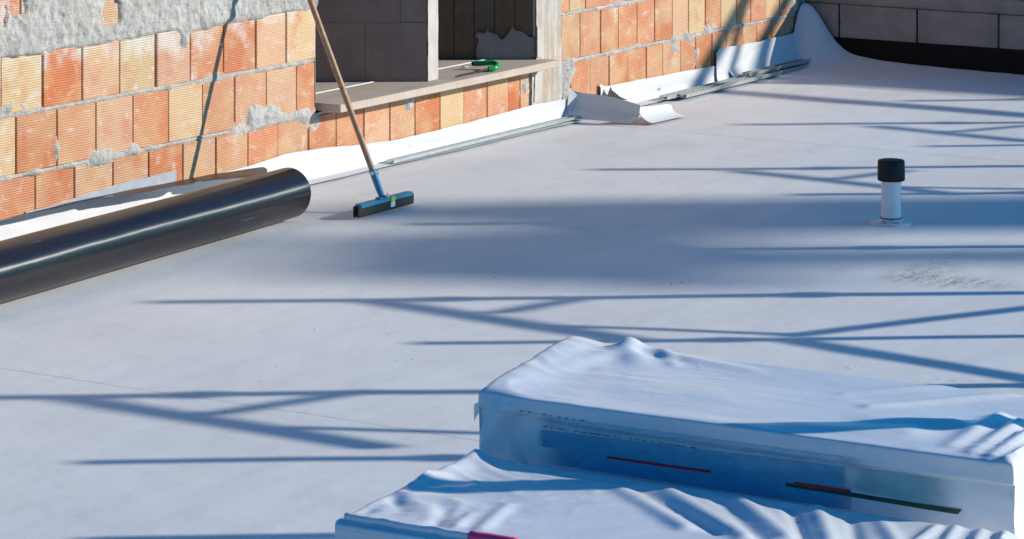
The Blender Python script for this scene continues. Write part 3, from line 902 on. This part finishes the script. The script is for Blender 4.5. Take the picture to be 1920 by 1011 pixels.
FILM = {}
def pack(name, corner, ang, L, D, H, rad, topf, label, res=0.009, sidef=None, shear=0.0):
    root = empty(name, (corner.x, corner.y, 0.0), ang)
    tag(root, label, 'insulation pack')
    zb = 0.006
    mbp = MB(); key = {}
    def vid(p):
        k = (round(p[0], 5), round(p[1], 5), round(p[2], 5))
        if k not in key:
            key[k] = len(mbp.v); mbp.v.append(Vector(p))
        return key[k]
    nx, ny, nh = int(L / res), int(D / res), int((H - zb) / (res * 1.5))
    xs = [L * i / nx for i in range(nx + 1)]; ys = [D * i / ny for i in range(ny + 1)]; nh2 = 40
    zs = [zb + (H - 0.16 - zb) * i / 24 for i in range(24)] + [H - 0.16 + 0.16 * i / nh2 for i in range(nh2 + 1)]
    nh = len(zs) - 1
    def quad(a, b, c, d): mbp.f.append([vid(a), vid(b), vid(c), vid(d)])
    for i in range(nx):
        for j in range(ny):
            quad((xs[i], ys[j], H), (xs[i+1], ys[j], H), (xs[i+1], ys[j+1], H), (xs[i], ys[j+1], H))
        for k in range(nh):
            quad((xs[i], 0, zs[k]), (xs[i+1], 0, zs[k]), (xs[i+1], 0, zs[k+1]), (xs[i], 0, zs[k+1]))
            quad((xs[i+1], D, zs[k]), (xs[i], D, zs[k]), (xs[i], D, zs[k+1]), (xs[i+1], D, zs[k+1]))
    for j in range(ny):
        for k in range(nh):
            quad((0, ys[j+1], zs[k]), (0, ys[j], zs[k]), (0, ys[j], zs[k+1]), (0, ys[j+1], zs[k+1]))
            quad((L, ys[j], zs[k]), (L, ys[j+1], zs[k]), (L, ys[j+1], zs[k+1]), (L, ys[j], zs[k+1]))
    out = []
    for p in mbp.v:
        c = Vector((min(max(p.x, rad), L - rad), min(max(p.y, rad), D - rad), min(p.z, H - rad)))
        d = p - c
        if d.length > 1e-6: q = c + d.normalized() * rad
        else: q = p.copy()
        top = smooth01((p.z - (H - 0.03)) / 0.03)
        if p.z > H - 0.04:
            edge = min(p.x, p.y, L - p.x, D - p.y)
            q.z += topf(p.x, p.y) * top * (0.0 if edge < 0 else smooth01(0.25 + edge / 0.03))
        if p.y <= 0.001 and p.z < H - 0.01:
            q.y += (sidef(p.x, H - p.z) if sidef else 0.004 * nz(p.x * 6, p.z * 9))
        if p.x >= L - 0.001: q.x += 0.006 * nz(p.y * 9, p.z * 14, 2)
        if p.x <= 0.001: q.x += 0.005 * nz(p.y * 9, p.z * 9, 7)
        q.x -= shear * (p.y / D) * (1 - p.x / L)          # the soft pack has slumped to the left at the back
        out.append(q)
    mbp.v = out
    FILM[name + str(len(FILM))] = mbp.build('wrapping_film', M['film'], root, True, 48)
    return root

HA, HB = 0.72, 0.60
aFL = G(895, 735, HA); aFR = G(1900, 870, HA)
angA = math.atan2((aFR - aFL).y, (aFR - aFL).x); LA = (aFR - aFL).length
DA = 0.60
def locA(px, py):
    p = G(px, py, HA) - aFL
    c, s = math.cos(-angA), math.sin(-angA)
    return (p.x * c - p.y * s, p.x * s + p.y * c)
A = locA
ridA = ridge_fn([
    ((0.02, 0.08), (0.03, 0.52), 0.080, 0.018, 0.026),    # bunched left edge
    ((0.10, 0.30), (0.16, 0.56), 0.030, 0.002, 0.010),
    ((0.175, 0.55), (0.25, 0.43), 0.038, 0.020, 0.004),
    ((0.17, 0.58), (0.50, 0.52), 0.028, 0.012, 0.003),
    (A(1220, 655), A(1500, 690), 0.022, 0.006, 0.004),
    (A(1245, 672), A(1310, 682), 0.018, -0.006, -0.003),
    (A(1290, 670), A(1300, 690), 0.018, 0.006, 0.004),
    (A(1040, 696), A(1130, 698), 0.020, -0.007, -0.003),
    (A(1600, 740), A(1920, 720), 0.022, 0.004, 0.007),
    (A(1640, 765), A(1920, 742), 0.020, 0.006, 0.008),
    (A(1785, 838), A(1880, 785), 0.023, 0.0060, 0.0154),     # fan of folds at the right corner
    (A(1825, 850), A(1915, 800), 0.020, 0.0075, 0.0182),
    (A(1860, 858), A(1930, 818), 0.017, 0.0090, 0.0182),
    (A(1884, 866), A(1945, 838), 0.015, 0.0105, 0.0154),
    (A(1640, 790), A(1790, 800), 0.040, 0.006, 0.014),
    (A(1500, 800), A(1700, 812), 0.050, 0.004, 0.010),
])
def crease(x, y, k):
    a = 1 - min(1.0, abs(nz(x * 7 + y * 3.5, y * 9 - x * 2, k)) * 3.2)
    b = 1 - min(1.0, abs(nz(x * 15 - y * 6, y * 17, k + 5)) * 3.0)
    return a * a + 0.45 * b * b
def topA(x, y):
    m = math.exp(-(x / 0.22) ** 2) + 0.8 * math.exp(-((LA - x) / 0.25) ** 2) * 0.6
    return 0.0022 * m * crease(x, y, 2.0) + ridA(x, y) + 0.0026 * nz(x * 3, y * 6, 1.0) + 0.0006 * nz(x * 9, y * 18, 2.0) + 0.003 * max(0, nz(x * 2.5 + y * 2, y * 8, 4.0))
def sideA(x, dz):
    s = 0.003 * nz(x * 5, dz * 20) + 0.0016 * nz(x * 22, dz * 26)
    cr = 0.047 + 0.012 * math.exp(-((x) / 0.2) ** 2) * -1
    s += 0.013 * smooth01((dz - cr) / 0.004)                # the film tucks back under the top fold
    s -= 0.010 * math.exp(-(((x - 0.10) + dz * 0.8) / 0.035) ** 2) * smooth01(dz / 0.03)
    s += 0.008 * math.exp(-(((x - 0.05) - dz * 0.5) / 0.02) ** 2)
    if x > LA * 0.62: s -= 0.005 * max(0, nz((x - dz * 2.0) * 16, 3.0)) * smooth01((dz - 0.05) / 0.03)
    return s
pA = pack('insulation_pack', aFL, angA, LA, DA, HA, 0.006, topA, 'white film wrapped insulation pack with blue and red print, the higher one behind', 0.009, sideA, 0.085)
# print on the front of the film
def fa(px, py):       # front-face coordinates from a pixel
    u = (px - 960) / FPX
    c, s = math.cos(angA), math.sin(angA)
    x = (u * aFL.y - aFL.x) / (c - s * u)
    Y = aFL.y + s * x
    return x, CAM_H - (py - HORIZON) * Y / FPX
def printed(name, quadpx, mat, off, nseg=40):
    (x0, z0), (x1, z1), (x2, z2), (x3, z3) = [fa(*q) for q in quadpx]   # tl, tr, br, bl
    def fn(u, v):
        xt = x0 + (x1 - x0) * u; zt = z0 + (z1 - z0) * u; xb = x3 + (x2 - x3) * u; zb_ = z3 + (z2 - z3) * u
        x = xb + (xt - xb) * v; z = zb_ + (zt - zb_) * v
        return (x, sideA(x, HA - z) - off, z)
    vs, fs = grid(nseg, 8, fn)
    return mesh_obj(name, vs, fs, mat, FILM['insulation_pack0'], True)
def print_mat(name, col, xa, xb, fade):
    k = NT(name); tc = k.n('ShaderNodeTexCoord'); sx = k.n('ShaderNodeSeparateXYZ'); k.l(tc.outputs['Object'], sx.inputs[0])
    def ms(a, b):
        m = k.n('ShaderNodeMapRange'); m.interpolation_type = 'SMOOTHSTEP'
        k.l(sx.outputs[0], m.inputs[0]); m.inputs[1].default_value = a; m.inputs[2].default_value = b
        return m.outputs[0]
    f = k.math('MULTIPLY', ms(xa, xa + fade), ms(xb, xb - fade))
    w = k.ramp(k.noise(k.coords((3, 1, 6)), 7, 4, 0.6), [(0.3, 0.75), (0.6, 1.0)])
    k.l(k.math('MULTIPLY', f, w), k.b.inputs['Alpha'])
    n1 = k.bump(k.noise(k.coords((4, 9, 5)), 5.0, 5, 0.6), 0.35, 0.008)
    return k.done(col, 0.3, n1)
X0, X1 = fa(1000, 806)[0], fa(1590, 878)[0]
printed('pale_print', [(996, 776), (1640, 864), (1640, 884), (996, 804)], print_mat('pale blue print', (0.36, 0.56, 0.69), X0 - 0.01, fa(1640, 870)[0], 0.10), 0.0016)
printed('blue_print', [(1000, 806), (1592, 879), (1592, 917), (1000, 838)], print_mat('blue print', (0.09, 0.38, 0.55), X0, X1, 0.03), 0.0018)
printed('blue_print', [(1000, 838), (1592, 917), (1592, 960), (1000, 868)], print_mat('lower blue print', (0.10, 0.36, 0.56), X0, X1 + 0.05, 0.12), 0.0017)
printed('green_tint', [(1560, 872), (1800, 905), (1800, 960), (1560, 914)], print_mat('green tint', (0.26, 0.48, 0.50), fa(1560, 890)[0], fa(1800, 930)[0], 0.12), 0.0020)
printed('red_print', [(1132, 857), (1330, 884), (1326, 889), (1134, 862)], M['print_red'], 0.0024, 16)
printed('red_print', [(1486, 905), (1590, 921), (1590, 926), (1486, 912)], M['print_red'], 0.0026, 16)
printed('green_print', [(1468, 907), (1800, 958), (1792, 967), (1470, 914)], M['print_green'], 0.0022, 24)
rng = random.Random(3)
for base, n in (((975, 770, 1100, 789), 9), ((1010, 801, 1300, 842), 20)):
    x0, y0, x1, y1 = base
    for k in range(n):
        f = k / n + rng.uniform(0, 0.02); w = rng.uniform(3, 11)
        xa = x0 + (x1 - x0) * f; ya = y0 + (y1 - y0) * f; sl = (y1 - y0) / (x1 - x0)
        printed('print_mark', [(xa, ya - .6), (xa + w, ya - .6 + sl * w), (xa + w, ya + .6 + sl * w), (xa, ya + .6)], M['ink'], 0.003, 3)
# loose tab of film at the left end
vs, fs = grid(8, 8, lambda u, v: (0.004 - 0.032 * u, 0.012 + 0.02 * u, HA - 0.030 - 0.012 * u * u - (0.010 + 0.026 * u) * v + 0.003 * math.sin(v * 4 + u * 2)))
mesh_obj('film_tab', vs, fs, M['film'], pA, True)

bFL = G(625, 975, HB)
angB = angA
LB, DB = 1.30, 0.62
# keep the front pack clear of the rear one
nrmA = Vector((-math.sin(angA), math.cos(angA), 0))
DB = min(DB, (aFL - bFL).dot(nrmA) - 0.012)
def B(px, py):
    p = G(px, py, HB) - bFL
    c, s = math.cos(-angB), math.sin(-angB)
    return (p.x * c - p.y * s, p.x * s + p.y * c)
ridB = ridge_fn([
    (B(800, 905), B(905, 862), 0.040, 0.0106, 0.0095),
    (B(905, 862), B(945, 870), 0.034, 0.0095, 0.0074),
    (B(760, 900), B(838, 900), 0.024, 0.0117, 0.0053),
    (B(700, 948), B(790, 902), 0.030, 0.0085, 0.0127),
    (B(740, 925), B(750, 962), 0.020, -0.0074, -0.0053),
    (B(760, 930), B(830, 975), 0.026, 0.0074, 0.0032),
    (B(800, 930), B(930, 960), 0.030, 0.0064, 0.0021),
    (B(690, 960), B(730, 940), 0.018, -0.0074, -0.0042),
    (B(820, 985), B(840, 960), 0.016, -0.0078, -0.0047),
    (B(860, 990), B(890, 965), 0.014, 0.0078, 0.0047),
    (B(905, 995), B(960, 950), 0.018, 0.0078, 0.0047),
    (B(1180, 925), B(1290, 990), 0.020, 0.0078, 0.0094),
    (B(1210, 918), B(1350, 1000), 0.016, -0.0062, -0.0078),
    (B(1270, 925), B(1400, 1010), 0.022, 0.0094, 0.0109),
    (B(1360, 940), B(1430, 1010), 0.016, -0.0062, -0.0078),
    (B(1400, 940), B(1480, 1010), 0.020, 0.0094, 0.0094),
    (B(1490, 950), B(1510, 1010), 0.014, -0.0078, -0.0094),
    (B(1540, 955), B(1560, 1015), 0.020, 0.0094, 0.0109),
    (B(1600, 970), B(1610, 1020), 0.014, -0.0062, -0.0078),
    (B(1660, 985), B(1690, 1030), 0.018, 0.0078, 0.0094),
    (B(1760, 990), B(1720, 1020), 0.013, 0.0078, 0.0094),
    (B(1800, 985), B(1775, 1020), 0.012, 0.0078, 0.0094),
    (B(1850, 985), B(1830, 1020), 0.013, 0.0078, 0.0109),
    (B(1890, 985), B(1880, 1020), 0.014, 0.0094, 0.0125),
])
def topB(x, y):
    return 0.0035 * (math.exp(-(x / 0.30) ** 2) + 0.10) * crease(x, y, 8.0) + ridB(x, y) + 0.004 * nz(x * 4, y * 6, 11.0) + 0.0010 * nz(x * 10, y * 14, 12.0)
def sideB(x, dz):
    return 0.006 * nz(x * 7, dz * 6, 5) + 0.003 * nz(x * 25, dz * 14, 6)
pB = pack('insulation_pack', bFL, angB, LB, DB, HB, 0.008, topB, 'white film wrapped insulation pack with pink tape on its edge, lower one in front', 0.009, sideB, 0.03)
mb = MB()
ep = [(0.02 + k * 0.62 / 60, 0.016 + 0.004 * nz(k * 0.3, 1.0), HB + 0.006 + 0.003 * nz(k * 0.25, 9.0)) for k in range(61)]
mb.tube(ep, [0.0085 + 0.002 * nz(k * 0.35, 3.0) for k in range(61)], 10); mb.build('rolled_hem', M['film'], pB, True)
mb = MB()
ep2 = [(0.01 + k * 0.62 / 60, -0.003 + 0.003 * nz(k * 0.3, 21.0), HB - 0.010 + 0.002 * nz(k * 0.25, 29.0)) for k in range(61)]
mb.tube(ep2, 0.007, 8); mb.build('rolled_hem', M['film'], pB, True)
px0 = B(886, 994)[0] + 0.035
mb = MB()
tp = [(px0 + k * 0.11 / 16, 0.016 + 0.004 * nz((px0 + k * 0.11 / 16 - 0.02) / 0.62 * 60 * 0.3, 1.0), HB + 0.0065) for k in range(17)]
mb.tube(tp, 0.0125, 10); mb.build('pink_tape', M['pink'], FILM['insulation_pack1'], True)
# ------------------------------------------------------------------ scaffold along the roof edge (right of the view), measured from its shadows
XA, YA = 3.0, 8.6
SLP = WD.x / WD.y
def back(px, py):
    g = G(px, py)
    k = (XA + SLP * (g.y - YA) - g.x) / (SUN_H.x - SLP * SUN_H.y)
    return g + Vector((SUN_H.x * k, SUN_H.y * k, k * math.tan(SUN_EL)))
sb = Vector((XA, YA, 0))
scf = empty('scaffold', sb, 0.0)
tag(scf, 'galvanised tube scaffold standing along the open roof edge', 'scaffold')
def member(name, a, b, r=0.022, ext0=0.0, ext1=0.0):
    a = a - sb; b = b - sb; d = (b - a).normalized()
    a = a - d * ext0; b = b + d * ext1
    if a.z < 0.02 and d.z != 0: a = a + d * ((0.02 - a.z) / d.z)
    if b.z < 0.02 and d.z != 0: b = b + d * ((0.02 - b.z) / d.z)
    mb = MB(); mb.tube([a, b], r, 10); return mb.build(name, M['scaf'], scf, True, 50)
def post(px, py, r=0.034):
    tip = back(px, py)
    foot = Vector((tip.x, tip.y, 0.012))
    member('upright', foot, tip, r)
    mb = MB(); mb.box((foot.x - sb.x - 0.07, foot.y - sb.y - 0.07, 0.002), (foot.x - sb.x + 0.07, foot.y - sb.y + 0.07, 0.012)); mb.build('base_plate', M['scaf'], scf)
    for zc in (tip.z - 0.42, tip.z - 0.95, tip.z - 1.5):
        if zc > 0.2:
            mb = MB(); mb.tube([(foot.x - sb.x, foot.y - sb.y, zc - 0.045), (foot.x - sb.x, foot.y - sb.y, zc - 0.02), (foot.x - sb.x, foot.y - sb.y, zc + 0.02), (foot.x - sb.x, foot.y - sb.y, zc + 0.045)], [r, r * 1.55, r * 1.55, r], 10); mb.build('coupler', M['scaf'], scf, True, 50)
def diag(p, q, r=0.026, e0=0.0, e1=0.0):
    member('brace', back(*p), back(*q), r * 1.45, e0, e1)
def back_wall(px, py):                      # from a shadow point on the brick wall
    t = t_at(px); g = W(t, 0, 0); g.z = CAM_H - (py - HORIZON) * g.y / FPX
    k = (XA + SLP * (g.y - YA) - g.x) / (SUN_H.x - SLP * SUN_H.y)
    return g + Vector((SUN_H.x * k, SUN_H.y * k, k * math.tan(SUN_EL)))
# main uprights and their lower neighbours
for p in ((-257, 748), (290, 566), (763, 421), (1115, 318), (1388, 234), (150, 1015)):
    post(*p)
for p in ((150, 868), (785, 643), (1140, 470), (1490, 365), (1740, 274)):
    post(*p, r=0.029)
diag((120, 744), (700, 840)); diag((390, 778), (690, 733), 0.018); diag((540, 803), (900, 813), 0.014, 0, 0.5)
diag((690, 562), (1190, 638)); diag((935, 586), (1100, 558), 0.018); diag((1040, 610), (1490, 627), 0.014)
diag((1010, 420), (1420, 486)); diag((1390, 320), (1790, 364), 0.022); diag((1565, 336), (1700, 319), 0.017); diag((1690, 350), (1920, 355), 0.014, 0, 0.6)
diag((1640, 237), (1930, 266), 0.022); diag((1790, 248), (1930, 235), 0.017)
diag((1478, 630), (1930, 577), 0.02, 0, 1.0); diag((1478, 636), (1930, 712), 0.022, 0, 0.8)
# long raking tubes whose shadows climb the brick wall
member('brace', back(1925, 217), back_wall(1392, 8), 0.055, 0.6, 1.5)
member('brace', back(1925, 182), back_wall(1470, 8), 0.055, 0.6, 1.5)
member('brace', back(1600, 160), back_wall(1386, 50), 0.034, 0.0, 0.25)
diag((1690, 190), (1925, 188), 0.02, 0, 1.0)
# uprights by the packs
for (y, h, r) in ((7.14, 1.52, 0.050), (5.2, 2.0, 0.03)):
    f = Vector((XA + SLP * (y - YA), y, 0.012))
    member('upright', f, f + Vector((0, 0, h)), r)

# ------------------------------------------------------------------ added unseen blockers, shaped to lay broad soft shadows across the roof
XM = 42.0
def backX(px, py, X=XM):
    g = G(px, py); k = (X - g.x) / SUN_H.x
    return g + Vector((X - g.x, SUN_H.y * k, k * math.tan(SUN_EL)))
def shade_caster(name, label, pxrect, pole, extra=()):
    # pxrect: x of shadow tip, x of shadow end, top and bottom rows of the blocking panel
    x0, x1, ya, yb = pxrect
    a = backX(x0, (ya + yb) / 2); b = backX(x1, (ya + yb) / 2)
    y_hi = backX((x0 + x1) / 2, ya).y; y_lo = backX((x0 + x1) / 2, yb).y
    pp = backX(1500, pole[0])
    root = empty(name, (XM, pp.y, -6.2))
    tag(root, label, 'shade_caster')
    def bxl(nm, yl, yh, zl, zh, dx, mt):
        mb = MB(); mb.box((-dx, yl - pp.y, zl + 6.2), (dx, yh - pp.y, zh + 6.2), 0.01); mb.build(nm, mt, root)
    mb = MB(); mb.tube([(0, 0, 0.0), (0, 0, a.z + 6.2 - 0.25)], [pole[1] * 1.4, pole[1]], 16); mb.build('pole', M['steel_dark'], root, True, 40)
    n = 3; zz = np.linspace(b.z, a.z, n + 1)
    for k in range(n):
        sh = 0.10 * k * (y_hi - y_lo)
        bxl('shade_panel', y_lo + sh, y_hi, zz[k] + 0.01, zz[k + 1] - 0.01, 0.12, M['steel_dark'])
    for nm, rect in extra:
        xx0, xx1, yya, yyb = rect
        a2 = backX(xx0, yya); b2 = backX(xx1, yyb)
        bxl(nm, min(a2.y, b2.y), max(a2.y, b2.y), min(a2.z, b2.z), max(a2.z, b2.z), 0.08, M['steel_dark'])
shade_caster('added_shade_caster', 'added unseen shadow caster, tall pole with stacked panels beyond the roof', (760, 1440, 432, 550), (484, 0.15), (('shade_panel', (560, 790, 442, 520)),))
shade_caster('added_shade_caster', 'added unseen shadow caster, tall pole with a narrow head beyond the roof', (760, 1100, 380, 425), (403, 0.44), (('shade_plate', (560, 800, 388, 412)),))

# ------------------------------------------------------------------ small debris on the membrane
rng = random.Random(5)
def crumbs(name, label, spots, mat, cat='debris'):
    c0 = spots[0][0]
    mb = MB()
    for p, r in spots:
        ph = [rng.uniform(0.6, 1.3) for _ in range(6)]
        q = p - c0
        vs = [q + Vector((r * ph[0], 0, r * .3)), q + Vector((-r * ph[1], 0, r * .3)), q + Vector((0, r * ph[2], r * .3)), q + Vector((0, -r * ph[3], r * .3)), q + Vector((0, 0, r * .9 * ph[4])), q + Vector((0, 0, -0.003))]
        mb.add(vs, [(0, 2, 4), (2, 1, 4), (1, 3, 4), (3, 0, 4), (2, 0, 5), (1, 2, 5), (3, 1, 5), (0, 3, 5)])
    o = mb.build(name, mat); o.location = c0
    tag(o, label, cat, kind='stuff')
def scatter(cx, cy, rx, ry, n, r0, r1):
    out = []
    for _ in range(n):
        a = rng.uniform(0, 6.28); d = rng.random() ** 0.7
        g = G(cx + rx * d * math.cos(a), cy + ry * d * math.sin(a)); t, o = to_wall(g)
        g.z = 0.004 + floor_z(t, o); out.append((g, rng.uniform(r0, r1)))
    return out
crumbs('grit', 'brown grit scraped together on the roof below the vent pipe', scatter(1730, 515, 42, 12, 120, 0.0006, 0.002) + scatter(1790, 530, 50, 9, 90, 0.0006, 0.002) + scatter(1760, 495, 50, 6, 50, 0.0005, 0.0016), M['grit'])
crumbs('white_crumbs', 'white crumbs scattered on the roof near the far edge of the packs', scatter(1595, 690, 10, 4, 5, 0.001, 0.0035) + scatter(1800, 712, 45, 5, 9, 0.001, 0.003) + scatter(1480, 600, 60, 20, 5, .001, .003), M['chip'])
crumbs('dark_specks', 'tiny dark specks of dirt strewn over the white roof', scatter(1000, 480, 700, 180, 16, 0.0008, 0.0022) + scatter(600, 760, 500, 160, 10, 0.0008, 0.002) + scatter(1290, 530, 60, 8, 5, .001, .003), M['rubber'])

def make_smear():
    k = NT('dried cement dust'); c = k.coords((1, 1, 1))
    n1 = k.ramp(k.noise(k.coords((7, 16, 1)), 2.0, 6, 0.72), [(0.47, 0.0), (0.62, 1.0)])
    g = k.n('ShaderNodeTexGradient'); g.gradient_type = 'SPHERICAL'
    k.l(k.coords((6.5, 3.4, 1)), g.inputs[0])
    a = k.math('MULTIPLY', n1, k.ramp(g.outputs[1], [(0.0, 0.0), (0.55, 1.0)]))
    k.l(k.math('MULTIPLY', a, 0.5), k.b.inputs['Alpha'])
    return k.done((0.27, 0.24, 0.21), 0.9)
M['smear'] = make_smear()
for cx, cy, rot in ((1728, 512, -0.75), (1790, 531, 1.3)):
    g = G(cx, cy)
    vs, fs = grid(12, 12, lambda u, v: (0.5 * (u - .5), 0.9 * (v - .5), 0.0))
    o = mesh_obj('cement_dust', vs, fs, M['smear'], None, True)
    o.location = (g.x, g.y, 0.0075); o.rotation_euler = (0, 0, rot)
    tag(o, 'dried grey brown cement dust smeared on the roof around the vent pipe', 'dirt', kind='stuff')
